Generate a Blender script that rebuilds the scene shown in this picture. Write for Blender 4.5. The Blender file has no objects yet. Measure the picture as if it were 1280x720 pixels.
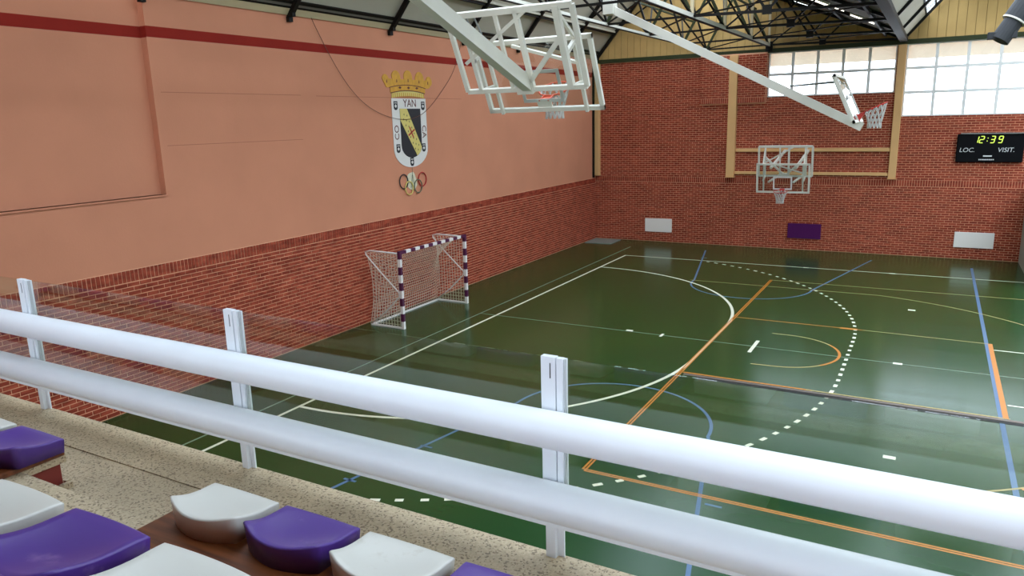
import bpy, bmesh, math, random
from mathutils import Vector, Matrix
random.seed(7)
S = bpy.context.scene
C = S.collection

# ------------------------------------------------------------------ camera
CAM = Vector((10.3247, -17.1849, 5.2949))
FPX, PITCH, YAW, ROLL = 926.148, 0.222096, -0.517819, -0.026169
_f = Vector((math.sin(YAW)*math.cos(PITCH), math.cos(YAW)*math.cos(PITCH), -math.sin(PITCH)))
_r = Vector((math.cos(YAW), -math.sin(YAW), 0)); _u = _r.cross(_f)
_R = math.cos(ROLL)*_r + math.sin(ROLL)*_u
_U = -math.sin(ROLL)*_r + math.cos(ROLL)*_u
cd = bpy.data.cameras.new('camera'); cam = bpy.data.objects.new('camera', cd); C.objects.link(cam)
cd.sensor_width = 36; cd.lens = FPX/1280*36; cd.clip_start = 0.05; cd.clip_end = 300
m = Matrix.Identity(4)
for i in range(3):
    m[i][0] = _R[i]; m[i][1] = _U[i]; m[i][2] = -_f[i]; m[i][3] = CAM[i]
cam.matrix_world = m
S.camera = cam
def in_view(P):                      # which bricks the photograph can show
    d = Vector(P)-CAM; z = d.dot(_f)
    if z <= 0: return None
    return 640+FPX*d.dot(_R)/z, 360-FPX*d.dot(_U)/z, z

# ------------------------------------------------------------------ world, light, exposure
w = bpy.data.worlds.new('overcast_sky'); S.world = w; w.use_nodes = True
bg = w.node_tree.nodes['Background']
bg.inputs[0].default_value = (0.80, 0.91, 1.0, 1); bg.inputs[1].default_value = 5.0
S.view_settings.view_transform = 'Standard'; S.view_settings.look = 'None'
S.view_settings.exposure = 0.25; S.view_settings.gamma = 1; S.view_settings.use_curve_mapping = False
S.cycles.use_denoising = True
S.cycles.max_bounces = 10; S.cycles.diffuse_bounces = 6; S.cycles.transparent_max_bounces = 16
S.cycles.caustics_reflective = False; S.cycles.caustics_refractive = False

def portal(loc, right, up, sx, sy):
    """daylight portal filling a window or rooflight opening; it faces -(right x up)"""
    L = bpy.data.lights.new('daylight_portal', 'AREA'); L.shape = 'RECTANGLE'; L.size = sx; L.size_y = sy
    L.cycles.is_portal = True
    o = bpy.data.objects.new('daylight_portal', L); C.objects.link(o)
    r = Vector(right).normalized(); u = Vector(up).normalized(); n = r.cross(u)
    M = Matrix.Identity(4)
    for i in range(3): M[i][0] = r[i]; M[i][1] = u[i]; M[i][2] = n[i]; M[i][3] = loc[i]
    o.matrix_world = M

# hall dimensions (metres; handball goal line is x=0, goal centre line y=0)
XL, YB, YF, XR = -2.83, 13.75, -21.0, 44.49
BAY = 11.83; APX, APZ, EZ = 3.1, 11.5, 7.8
def roof_z(x):
    b = max(0, min(3, int((x-XL)//BAY))); t = x-XL-b*BAY
    return EZ+(APZ-EZ)*t/APX if t < APX else APZ+(EZ-APZ)*(t-APX)/(BAY-APX)

RLS = -16.0                          # all rooflights stop over the stands, the added strips too
sl = Vector((APX, 0, APZ-EZ)).normalized(); ls = Vector((BAY-APX, 0, EZ-APZ)).normalized()
FAR_T, NEAR_T, BAY_T = (0.05, 0.46), (0.25, 0.75), (0.18, 0.82)    # extent of the unseen rooflight strips added for light on the long slopes
def strip_portal(b, ta, tb, y0, y1):
    x0 = XL+b*BAY+APX; t_ = (ta+tb)/2
    portal((x0+(BAY-APX)*t_, (y0+y1)/2, APZ+(EZ-APZ)*t_+0.02), ls, (0, 1, 0), (BAY-APX)*(tb-ta)*1.08, y1-y0-0.1)
for b in (1, 2, 3):
    portal((XL+b*BAY+APX*0.55, (RLS+YB)/2, EZ+(APZ-EZ)*0.55), (0, -1, 0), sl, YB-RLS-0.5, 4.0)
    strip_portal(b, *BAY_T, RLS, YB)
strip_portal(0, *FAR_T, 3.2, YB); strip_portal(0, *NEAR_T, RLS, 3.2)
portal((6.6, YB+0.05, 6.76), (-1, 0, 0), (0, 0, 1), 4.3, 1.6)
portal((17.9, YB+0.05, 6.34), (-1, 0, 0), (0, 0, 1), 5.6, 2.4)
portal((11.95, YB+0.05, 6.34), (-1, 0, 0), (0, 0, 1), 5.6, 2.4)
portal((12, YF-0.05, 6.25), (1, 0, 0), (0, 0, 1), 28.0, 2.3)

# ------------------------------------------------------------------ materials
def lin(c): return tuple(((v/255)/12.92 if v/255 <= 0.04045 else ((v/255+0.055)/1.055)**2.4) for v in c)
class Mat:
    def __init__(s, name):
        s.m = bpy.data.materials.new(name); s.m.use_nodes = True
        s.n = s.m.node_tree.nodes; s.l = s.m.node_tree.links; s.b = s.n['Principled BSDF']
    def add(s, t, **k):
        x = s.n.new(t)
        for a, v in k.items():
            if hasattr(x, a): setattr(x, a, v)
        return x
def pbr(name, col, rough=0.5, metal=0.0, var=0.0, scale=6.0, bump=0.0, bscale=60.0, spec=0.5, coat=0.0):
    M = Mat(name); b = M.b; c = lin(col)
    b.inputs['Roughness'].default_value = rough; b.inputs['Metallic'].default_value = metal
    b.inputs['Specular IOR Level'].default_value = spec; b.inputs['Coat Weight'].default_value = coat
    b.inputs['Base Color'].default_value = (*c, 1)
    g = M.add('ShaderNodeNewGeometry')
    if var:
        no = M.add('ShaderNodeTexNoise'); no.inputs['Scale'].default_value = scale; no.inputs['Detail'].default_value = 5
        M.l.new(g.outputs['Position'], no.inputs['Vector'])
        mr = M.add('ShaderNodeMapRange'); mr.inputs[1].default_value = 0.3; mr.inputs[2].default_value = 0.7
        mr.inputs[3].default_value = 1-var; mr.inputs[4].default_value = 1+var
        M.l.new(no.outputs['Fac'], mr.inputs[0])
        hv = M.add('ShaderNodeHueSaturation'); hv.inputs['Color'].default_value = (*c, 1)
        M.l.new(mr.outputs[0], hv.inputs['Value']); M.l.new(hv.outputs[0], b.inputs['Base Color'])
    if bump:
        n2 = M.add('ShaderNodeTexNoise'); n2.inputs['Scale'].default_value = bscale
        M.l.new(g.outputs['Position'], n2.inputs['Vector'])
        bp = M.add('ShaderNodeBump'); bp.inputs['Strength'].default_value = bump; bp.inputs['Distance'].default_value = 0.01
        M.l.new(n2.outputs['Fac'], bp.inputs['Height']); M.l.new(bp.outputs[0], b.inputs['Normal'])
    return M.m
def brick_mat():
    M = Mat('red_brick'); g = M.add('ShaderNodeNewGeometry')
    sc = M.add('ShaderNodeVectorMath', operation='DIVIDE'); sc.inputs[1].default_value = (0.26, 0.26, 0.085)
    M.l.new(g.outputs['Position'], sc.inputs[0])
    n = M.add('ShaderNodeTexNoise'); n.inputs['Scale'].default_value = 0.9; n.inputs['Detail'].default_value = 2
    M.l.new(sc.outputs[0], n.inputs['Vector'])
    r = M.add('ShaderNodeValToRGB'); e = r.color_ramp.elements
    e[0].position = 0.3; e[0].color = (*lin((122, 48, 33)), 1); e[1].position = 0.72; e[1].color = (*lin((180, 86, 62)), 1)
    x = r.color_ramp.elements.new(0.52); x.color = (*lin((152, 66, 47)), 1)
    M.l.new(n.outputs['Fac'], r.inputs[0]); M.l.new(r.outputs[0], M.b.inputs['Base Color'])
    M.b.inputs['Roughness'].default_value = 0.8; M.b.inputs['Specular IOR Level'].default_value = 0.15
    return M.m
def floor_mat():
    M = Mat('green_sports_floor'); g = M.add('ShaderNodeNewGeometry'); b = M.b
    n = M.add('ShaderNodeTexNoise'); n.inputs['Scale'].default_value = 0.35; n.inputs['Detail'].default_value = 6
    M.l.new(g.outputs['Position'], n.inputs['Vector'])
    r = M.add('ShaderNodeValToRGB'); e = r.color_ramp.elements
    e[0].position = 0.3; e[0].color = (*lin((26, 64, 31)), 1); e[1].position = 0.75; e[1].color = (*lin((36, 72, 30)), 1)
    M.l.new(n.outputs['Fac'], r.inputs[0]); M.l.new(r.outputs[0], b.inputs['Base Color'])
    # streaky wear along the length of the hall
    mp = M.add('ShaderNodeMapping'); mp.inputs['Scale'].default_value = (0.25, 3.0, 1)
    M.l.new(g.outputs['Position'], mp.inputs[0])
    n2 = M.add('ShaderNodeTexNoise'); n2.inputs['Scale'].default_value = 1.2; n2.inputs['Detail'].default_value = 8
    M.l.new(mp.outputs[0], n2.inputs['Vector'])
    mr = M.add('ShaderNodeMapRange'); mr.inputs[3].default_value = 0.14; mr.inputs[4].default_value = 0.26
    M.l.new(n2.outputs['Fac'], mr.inputs[0]); M.l.new(mr.outputs[0], b.inputs['Roughness'])
    bp = M.add('ShaderNodeBump'); bp.inputs['Strength'].default_value = 0.06; bp.inputs['Distance'].default_value = 0.01
    M.l.new(n2.outputs['Fac'], bp.inputs['Height']); M.l.new(bp.outputs[0], b.inputs['Normal'])
    b.inputs['Specular IOR Level'].default_value = 0.36; b.inputs['Specular Tint'].default_value = (0.86, 0.95, 1, 1)
    return M.m
def terrazzo_mat():
    M = Mat('terrazzo'); g = M.add('ShaderNodeNewGeometry')
    v = M.add('ShaderNodeTexVoronoi'); v.inputs['Scale'].default_value = 115
    M.l.new(g.outputs['Position'], v.inputs['Vector'])
    sep = M.add('ShaderNodeSeparateColor'); M.l.new(v.outputs['Color'], sep.inputs[0])
    r = M.add('ShaderNodeValToRGB'); r.color_ramp.interpolation = 'CONSTANT'; e = r.color_ramp.elements
    e[0].position = 0; e[0].color = (*lin((140, 122, 98)), 1); e[1].position = 0.12; e[1].color = (*lin((196, 178, 146)), 1)
    for p_, c_ in ((0.45, (208, 190, 158)), (0.75, (200, 180, 148)), (0.93, (168, 146, 118))):
        x = e.new(p_); x.color = (*lin(c_), 1)
    M.l.new(sep.outputs[0], r.inputs[0])
    n = M.add('ShaderNodeTexNoise'); n.inputs['Scale'].default_value = 2.5; n.inputs['Detail'].default_value = 4
    M.l.new(g.outputs['Position'], n.inputs['Vector'])
    mr = M.add('ShaderNodeMapRange'); mr.inputs[1].default_value = .3; mr.inputs[2].default_value = .7; mr.inputs[3].default_value = 0.8; mr.inputs[4].default_value = 1.08
    M.l.new(n.outputs['Fac'], mr.inputs[0])
    hv = M.add('ShaderNodeHueSaturation'); M.l.new(r.outputs[0], hv.inputs['Color']); M.l.new(mr.outputs[0], hv.inputs['Value'])
    M.l.new(hv.outputs[0], M.b.inputs['Base Color']); M.b.inputs['Roughness'].default_value = 0.5
    return M.m
def wood_mat():
    M = Mat('varnished_wood'); g = M.add('ShaderNodeNewGeometry')
    mp = M.add('ShaderNodeMapping'); mp.inputs['Scale'].default_value = (0.5, 9, 9)
    M.l.new(g.outputs['Position'], mp.inputs[0])
    n = M.add('ShaderNodeTexNoise'); n.inputs['Scale'].default_value = 3.5; n.inputs['Detail'].default_value = 7
    M.l.new(mp.outputs[0], n.inputs['Vector'])
    r = M.add('ShaderNodeValToRGB'); e = r.color_ramp.elements
    e[0].position = 0.3; e[0].color = (*lin((84, 42, 20)), 1); e[1].position = 0.7; e[1].color = (*lin((140, 80, 42)), 1)
    M.l.new(n.outputs['Fac'], r.inputs[0]); M.l.new(r.outputs[0], M.b.inputs['Base Color'])
    M.b.inputs['Roughness'].default_value = 0.35
    return M.m
def worn_plastic(name, col, worn, thr=0.58, rough=0.35):
    M = Mat(name); g = M.add('ShaderNodeNewGeometry')
    n = M.add('ShaderNodeTexNoise'); n.inputs['Scale'].default_value = 5; n.inputs['Detail'].default_value = 9; n.inputs['Roughness'].default_value = 0.65
    M.l.new(g.outputs['Position'], n.inputs['Vector'])
    mr = M.add('ShaderNodeMapRange'); mr.inputs[1].default_value = thr; mr.inputs[2].default_value = thr+0.16
    M.l.new(n.outputs['Fac'], mr.inputs[0])
    mx = M.add('ShaderNodeMixRGB'); mx.inputs[1].default_value = (*lin(col), 1); mx.inputs[2].default_value = (*lin(worn), 1)
    M.l.new(mr.outputs[0], mx.inputs[0]); M.l.new(mx.outputs[0], M.b.inputs['Base Color'])
    M.b.inputs['Roughness'].default_value = rough
    return M.m
def clear_mat(name, tint=(1, 1, 1), rough=0.0, refl=1.0):
    M = Mat(name); M.n.remove(M.b)
    tr = M.add('ShaderNodeBsdfTransparent'); tr.inputs[0].default_value = (*tint, 1)
    gl = M.add('ShaderNodeBsdfGlossy'); gl.inputs['Roughness'].default_value = rough
    fr = M.add('ShaderNodeFresnel'); ge = M.add('ShaderNodeNewGeometry'); io = M.add('ShaderNodeMapRange')
    io.inputs[3].default_value = 1.5; io.inputs[4].default_value = 1/1.5       # same reflectance entering and leaving the pane
    M.l.new(ge.outputs['Backfacing'], io.inputs[0]); M.l.new(io.outputs[0], fr.inputs[0])
    mu = M.add('ShaderNodeMath', operation='MULTIPLY'); mu.inputs[1].default_value = refl
    mx = M.add('ShaderNodeMixShader')
    M.l.new(fr.outputs[0], mu.inputs[0]); M.l.new(mu.outputs[0], mx.inputs[0])
    M.l.new(tr.outputs[0], mx.inputs[1]); M.l.new(gl.outputs[0], mx.inputs[2])
    M.l.new(mx.outputs[0], M.n['Material Output'].inputs[0])
    return M.m
def beige_band_mat():
    M = Mat('translucent_beige'); M.n.remove(M.b)
    d = M.add('ShaderNodeBsdfDiffuse'); d.inputs[0].default_value = (*lin((226, 214, 196)), 1)
    t = M.add('ShaderNodeBsdfTranslucent'); t.inputs[0].default_value = (*lin((214, 204, 190)), 1)
    mx = M.add('ShaderNodeMixShader'); mx.inputs[0].default_value = 0.6
    M.l.new(d.outputs[0], mx.inputs[1]); M.l.new(t.outputs[0], mx.inputs[2]); M.l.new(mx.outputs[0], M.n['Material Output'].inputs[0])
    return M.m
def emit_mat(name, col, st):
    M = Mat(name); M.b.inputs['Emission Color'].default_value = (*lin(col), 1); M.b.inputs['Emission Strength'].default_value = st
    M.b.inputs['Base Color'].default_value = (*lin(col), 1)
    return M.m

MT = dict(
    plaster=pbr('salmon_plaster', (206, 138, 108), 0.85, spec=0.12, var=0.05, scale=0.7, bump=0.15, bscale=25),
    stripe=pbr('dark_red_paint', (142, 40, 31), 0.8, spec=0.1, var=0.05, scale=2),
    brick=brick_mat(), mortar=pbr('mortar', (230, 174, 140), 0.9, spec=0.12, var=0.1, scale=3),
    floor=floor_mat(), terrazzo=terrazzo_mat(), wood=wood_mat(),
    white_paint=pbr('white_line_paint', (225, 222, 200), 0.4), orange_paint=pbr('orange_line_paint', (192, 118, 34), 0.4),
    yellow_paint=pbr('faded_yellow_line_paint', (168, 148, 92), 0.4), blue_paint=pbr('blue_line_paint', (78, 108, 142), 0.4),
    grey_paint=pbr('grey_line_paint', (118, 132, 112), 0.4),
    beige=pbr('beige_paint', (224, 176, 120), 0.6, spec=0.2, var=0.04, scale=2),
    cream=pbr('cream_board', (200, 182, 146), 0.7),
    clad=pbr('ochre_cladding', (198, 162, 102), 0.6, spec=0.2, var=0.08, scale=1.3), clad_gap=pbr('cladding_backing', (150, 114, 66), 0.9),
    black=pbr('black_steel', (20, 16, 11), 0.6, spec=0.2), green_steel=pbr('dark_green_steel', (52, 58, 34), 0.6, spec=0.2),
    white_steel=pbr('white_steel', (222, 218, 205), 0.4, var=0.04, scale=4), grey_steel=pbr('grey_steel', (120, 122, 118), 0.45),
    roof_grey=pbr('grey_roof_panel', (188, 180, 162), 0.8, var=0.05, scale=0.8), roof_dark=pbr('dark_roof_sheet', (100, 94, 84), 0.8),
    winframe=pbr('pale_window_frame', (232, 230, 226), 0.5), glass=clear_mat('window_glass', (0.97, 0.98, 1)),
    rail_glass=clear_mat('railing_glass', (0.94, 0.95, 0.92), refl=1.1), acrylic=clear_mat('backboard_acrylic', (0.93, 0.95, 0.94)),
    beige_band=beige_band_mat(), rail=pbr('white_rail_paint', (234, 238, 244), 0.4, var=0.02, scale=5), post=pbr('white_aluminium', (228, 231, 236), 0.35),
    post_grey=pbr('grey_aluminium', (190, 192, 196), 0.4),
    white_seat=worn_plastic('white_seat_plastic', (212, 210, 202), (186, 178, 164), 0.6), purple_seat=worn_plastic('purple_seat_plastic', (82, 52, 138), (132, 104, 166), 0.6, 0.3),
    red_paint=pbr('dark_red_riser_paint', (134, 46, 36), 0.6, var=0.06, scale=8),
    goal_purple=pbr('purple_goal_paint', (78, 24, 62), 0.4), goal_white=pbr('white_goal_paint', (232, 226, 222), 0.4),
    net=pbr('white_net_cord', (215, 200, 180), 0.9), net_grey=pbr('grey_net_cord', (196, 192, 186), 0.9), red_rim=pbr('red_rim_steel', (196, 46, 34), 0.4), orange_rim=pbr('orange_rim_steel', (222, 92, 62), 0.4),
    panel_white=pbr('white_board', (238, 232, 224), 0.5), panel_purple=pbr('purple_board', (80, 22, 84), 0.7, spec=0.15),
    sb_black=pbr('scoreboard_black', (12, 12, 15), 0.7, spec=0.1), sb_text=pbr('scoreboard_white_print', (215, 215, 215), 0.5), led=emit_mat('yellow_led', (200, 226, 84), 0.8),
    gold=pbr('crest_gold', (206, 148, 40), 0.6, var=0.12, scale=9), gold_pale=pbr('crest_pale_gold', (216, 196, 110), 0.6), crest_white=pbr('crest_white', (226, 220, 214), 0.6),
    crest_black=pbr('crest_black', (26, 24, 30), 0.6), crest_red=pbr('crest_red', (176, 40, 36), 0.6), crest_brown=pbr('crest_dark_red', (96, 34, 22), 0.6), crest_green=pbr('ring_grey_green', (96, 104, 80), 0.6),
    cream_net=pbr('crest_figure_cream', (214, 206, 180), 0.7),
    mat_grey=pbr('grey_floor_cover', (128, 132, 122), 0.5), duct=pbr('dark_grey_duct', (56, 57, 60), 0.6, spec=0.3), pale_wall=pbr('pale_grey_wall', (170, 168, 156), 0.8, var=0.04, scale=1),
    outer=pbr('rear_wall_plaster', (222, 214, 200), 0.85), lamp=emit_mat('fluorescent_tube', (255, 250, 238), 2.0), cable=pbr('dark_cable', (98, 60, 48), 0.7),
    joint=pbr('plaster_joint', (176, 112, 88), 0.9, spec=0.1),
    dark=pbr('dark_groove', (22, 22, 20), 0.6), strip=pbr('metal_floor_strip', (120, 108, 100), 0.4, metal=0.4),
)

# ------------------------------------------------------------------ mesh helpers
class MB:
    def __init__(s): s.v = []; s.f = []
    def box(s, a, b):
        (x0, y0, z0), (x1, y1, z1) = a, b; n = len(s.v)
        s.v += [(x0, y0, z0), (x1, y0, z0), (x1, y1, z0), (x0, y1, z0), (x0, y0, z1), (x1, y0, z1), (x1, y1, z1), (x0, y1, z1)]
        s.f += [tuple(n+i for i in q) for q in ((0, 3, 2, 1), (4, 5, 6, 7), (0, 1, 5, 4), (1, 2, 6, 5), (2, 3, 7, 6), (3, 0, 4, 7))]
        return s
    def bar(s, p, q, w=0.06, h=None, up=(0, 0, 1)):
        h = h or w; p, q = Vector(p), Vector(q); d = (q-p).normalized(); u = Vector(up)
        if abs(d.dot(u)) > 0.98: u = Vector((0, 1, 0)) if abs(d.y) < 0.9 else Vector((1, 0, 0))
        a = d.cross(u).normalized()*w/2; b = a.cross(d).normalized()*h/2; n = len(s.v)
        for o in (p, q): s.v += [tuple(o-a-b), tuple(o+a-b), tuple(o+a+b), tuple(o-a+b)]
        s.f += [tuple(n+i for i in t) for t in ((0, 1, 2, 3), (7, 6, 5, 4), (0, 4, 5, 1), (1, 5, 6, 2), (2, 6, 7, 3), (3, 7, 4, 0))]
        return s
    def tube(s, pts, r, n=10, closed=False, caps=True):
        pts = [Vector(p) for p in pts]; N = len(pts); b0 = len(s.v); u = None
        for i, p in enumerate(pts):
            if closed: d = pts[(i+1) % N]-pts[i-1]
            else: d = pts[min(i+1, N-1)]-pts[max(i-1, 0)]
            d.normalize()
            if u is None: u = d.orthogonal().normalized()
            u = (u-d*u.dot(d)).normalized(); v = d.cross(u)
            for k in range(n):
                a = 2*math.pi*k/n; s.v.append(tuple(p+r*(math.cos(a)*u+math.sin(a)*v)))
        for i in range(N if closed else N-1):
            j = (i+1) % N
            for k in range(n):
                l = (k+1) % n; s.f.append((b0+i*n+k, b0+i*n+l, b0+j*n+l, b0+j*n+k))
        if caps and not closed:
            s.f.append(tuple(b0+k for k in reversed(range(n)))); s.f.append(tuple(b0+(N-1)*n+k for k in range(n)))
        return s
    def prism(s, poly, ax, d0, d1):
        """extrude a 2D outline along axis ax between d0 and d1 (outline in the other two axes, in xyz order)"""
        n = len(s.v); k = len(poly)
        def P(a, b, d): return {0: (d, a, b), 1: (a, d, b), 2: (a, b, d)}[ax]
        s.v += [P(a, b, d0) for a, b in poly]+[P(a, b, d1) for a, b in poly]
        s.f.append(tuple(range(n, n+k))); s.f.append(tuple(range(n+2*k-1, n+k-1, -1)))
        for i in range(k): j = (i+1) % k; s.f.append((n+i, n+k+i, n+k+j, n+j))
        return s
    def build(s, name, mat, parent=None, smooth=False, bevel=0.0):
        me = bpy.data.meshes.new(name); me.from_pydata(s.v, [], s.f); me.update()
        if bevel or True:
            bm = bmesh.new(); bm.from_mesh(me); bmesh.ops.recalc_face_normals(bm, faces=bm.faces)
            if bevel: bmesh.ops.bevel(bm, geom=bm.edges[:], offset=bevel, segments=1, affect='EDGES', clamp_overlap=True)
            bm.to_mesh(me); bm.free()
        if smooth: me.shade_smooth()
        return obj(name, me, mat, parent)
def obj(name, me, mat, parent=None):
    o = bpy.data.objects.new(name, me); C.objects.link(o)
    if mat is not None and len(me.materials) == 0: me.materials.append(MT[mat] if isinstance(mat, str) else mat)
    if parent is not None: o.parent = parent
    return o
def tag(o, label, cat, group=None):
    o['label'] = label; o['category'] = cat
    if group: o['group'] = group
    return o
def struct(o): o['kind'] = 'structure'; return o
def stuff(o): o['kind'] = 'stuff'; return o
def thing(name, label, cat, group=None):
    o = bpy.data.objects.new(name, None); C.objects.link(o); o.empty_display_size = 0.1
    return tag(o, label, cat, group)
def rebase(root):
    """move an Empty to the base of its parts without moving them"""
    mn = [1e9]*3; mx = [-1e9]*3; todo = list(root.children); allc = []
    while todo:
        c = todo.pop(); allc.append(c); todo += list(c.children)
        if c.type == 'MESH':
            for v in c.data.vertices:
                for i in range(3): mn[i] = min(mn[i], v.co[i]+c.location[i]); mx[i] = max(mx[i], v.co[i]+c.location[i])
    o = Vector(((mn[0]+mx[0])/2, (mn[1]+mx[1])/2, mn[2])); root.location = o
    for c in root.children: c.location = c.location-o
B = lambda a, b, name, mat, parent=None, bevel=0.0: MB().box(a, b).build(name, mat, parent, bevel=bevel)

# ================================================================== THE HALL
# ---- floor and painted lines
floor = struct(B((XL, YF, -0.2), (XR, YB, 0.0), 'floor', 'floor'))
def ribbon(pts, width, name, mat, z=0.002, closed=False):
    pts = [Vector((x, y)) for x, y in pts]; mb = MB(); N = len(pts)
    for i in range(N):
        d = (pts[min(i+1, N-1)]-pts[max(i-1, 0)]).normalized(); n = Vector((-d.y, d.x))*width/2
        mb.v += [(*(pts[i]+n), z), (*(pts[i]-n), z)]
    mb.f = [(2*i, 2*i+1, 2*i+3, 2*i+2) for i in range(N-1)]
    me = bpy.data.meshes.new(name); me.from_pydata(mb.v, [], mb.f); me.update()
    return obj(name, me, mat, floor)
def arc(cx, cy, r, a0, a1, n=40): return [(cx+r*math.cos(math.radians(a0+(a1-a0)*i/n)), cy+r*math.sin(math.radians(a0+(a1-a0)*i/n))) for i in range(n+1)]
ribbon([(0, -10.05), (0, 10.08)], 0.07, 'goal_line', 'white_paint')
ribbon([(0, 10.05), (40, 10.05)], 0.06, 'side_line', 'white_paint'); ribbon([(0, -10.05), (40, -10.05)], 0.06, 'side_line', 'white_paint')
ribbon(arc(0, -1.5, 6, -90, 0)+arc(0, 1.5, 6, 0, 90), 0.08, 'goal_area_line', 'white_paint', 0.0024)
path = arc(0, -1.5, 9, -71, 0, 120)+arc(0, 1.5, 9, 0, 71, 120)
acc = 0.0; seg = [path[0]]; on = True; last = Vector(path[0])
fine = []
for i in range(len(path)-1):
    a, b = Vector(path[i]), Vector(path[i+1]); k = max(1, int((b-a).length/0.03))
    fine += [tuple(a+(b-a)*j/k) for j in range(k)]
cur = []
s_ = 0.0
for i in range(len(fine)-1):
    st = (Vector(fine[i+1])-Vector(fine[i])).length
    if (s_ % 0.365) < 0.17: cur.append(fine[i])
    elif cur:
        if len(cur) > 1: ribbon([cur[0], cur[-1]], 0.075, 'free_throw_dash', 'white_paint', 0.0026)
        cur = []
    s_ += st
ribbon([(7, -0.5), (7, 0.5)], 0.085, 'seven_metre_line', 'white_paint', 0.0024)
ribbon([(4.78, -0.13), (4.78, 0.13)], 0.07, 'court_mark', 'white_paint', 0.0024)
for x, y in ((3.91, 0.07), (10.12, 5.05), (10.0, 0.0), (10.1, -5.0), (9.4, 10.05), (6.7, 10.05)):
    ribbon([(x-0.09, y), (x+0.09, y)], 0.12, 'court_mark', 'white_paint', 0.0028)
# basketball court, orange
for o_ in (-0.026, 0.026):
    ribbon([(6+o_, -7.5-o_-0.018), (6+o_, 7.55)], 0.036, 'base_line', 'orange_paint', 0.003); ribbon([(6+o_, -7.5-o_), (34, -7.5-o_)], 0.036, 'basketball_side_line', 'orange_paint', 0.0031)
ribbon([(6, 7.52), (34, 7.52)], 0.045, 'basketball_side_line', 'yellow_paint', 0.003)
ribbon([(6, 2.45), (9.15, 2.45)], 0.05, 'key_line', 'orange_paint', 0.003); ribbon([(9.1, 2.45), (11.8, 2.38)], 0.04, 'key_line', 'yellow_paint', 0.003)
ribbon([(8.6, 2.45), (9.0, 2.45)], 0.13, 'key_mark', 'orange_paint', 0.0034)
ribbon([(6, -2.45), (8.6, -2.45)], 0.06, 'key_line', 'orange_paint', 0.003); ribbon([(8.5, -2.45), (11.85, -2.47)], 0.05, 'key_line', 'yellow_paint', 0.0031)
ribbon([(11.79, -2.47), (11.79, 2.4)], 0.09, 'free_throw_line', 'orange_paint', 0.0036)
ribbon([(7.18, 1.27)]+arc(7.575, 0, 1.27, 90, -90, 40)+[(7.2, -1.3)], 0.05, 'no_charge_line', 'yellow_paint', 0.003)
ribbon(arc(7.575, 0, 1.27, 40, -40, 20), 0.06, 'no_charge_line', 'orange_paint', 0.0033)
ribbon([(3.6, 6.55), (9.2, 6.55)]+arc(7.575, 0, 6.75, 73, -73, 70)+[(9.2, -6.55), (6, -6.55)], 0.045, 'three_point_line', 'yellow_paint', 0.0029)
ribbon([(11.8, -5.3), (14.5, -4.6)], 0.06, 'court_line', 'orange_paint', 0.003)
ribbon([(11.8, 1.9), (16, 1.85)], 0.05, 'court_line', 'white_paint', 0.0028); ribbon([(11.86, -1.75), (16, -1.75)], 0.05, 'court_line', 'white_paint', 0.0028)
# cross court, blue
ribbon([(11.72, -12), (11.72, 11.95)], 0.08, 'cross_court_line', 'blue_paint', 0.0022)
ribbon([(2.58, 12.25)]+[(3.72, 6.6)]+arc(5.55, 6.48, 1.83, 180, 360, 40)+[(7.4, 6.6), (8.62, 12.3)], 0.06, 'cross_key_line', 'blue_paint', 0.0021)
ribbon([(2.55, -11.4), (3.72, -5.5)]+arc(5.55, -5.48, 1.83, 180, 0, 40)+[(7.4, -5.5), (8.6, -11.4)], 0.06, 'cross_key_line', 'blue_paint', 0.0021)
for x, y in ((2.95, -9.4), (3.3, -7.9), (8.05, -7.7), (2.95, 10.6)): ribbon([(x-0.12, y), (x+0.12, y)], 0.05, 'cross_key_mark', 'blue_paint', 0.0021)
ribbon([(-0.52, -12), (-0.52, 12)], 0.045, 'volleyball_line', 'grey_paint', 0.002)
ribbon([(-0.5, 0), (13, 0)], 0.035, 'centre_line', 'grey_paint', 0.002)
MB().box((6.1, -2.62, 0.0), (19, -2.53, 0.012)).build('cover_strip', 'strip', floor)
MB().box((6.4, -2.74, 0.0), (19, -2.62, 0.004)).build('joint', 'dark', floor)
# pale cover plate by the far corner
t = thing('floor_cover_plate', 'grey rectangular cover lying on the floor in the far left corner', 'floor cover')
MB().box((-2.72, 12.3, 0), (-1.55, 13.5, 0.03)).build('plate', 'mat_grey', t, bevel=0.008); MB().box((-2.74, 12.28, 0.0), (-1.53, 13.52, 0.012)).build('rim', 'grey_steel', t)
rebase(t)

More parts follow.
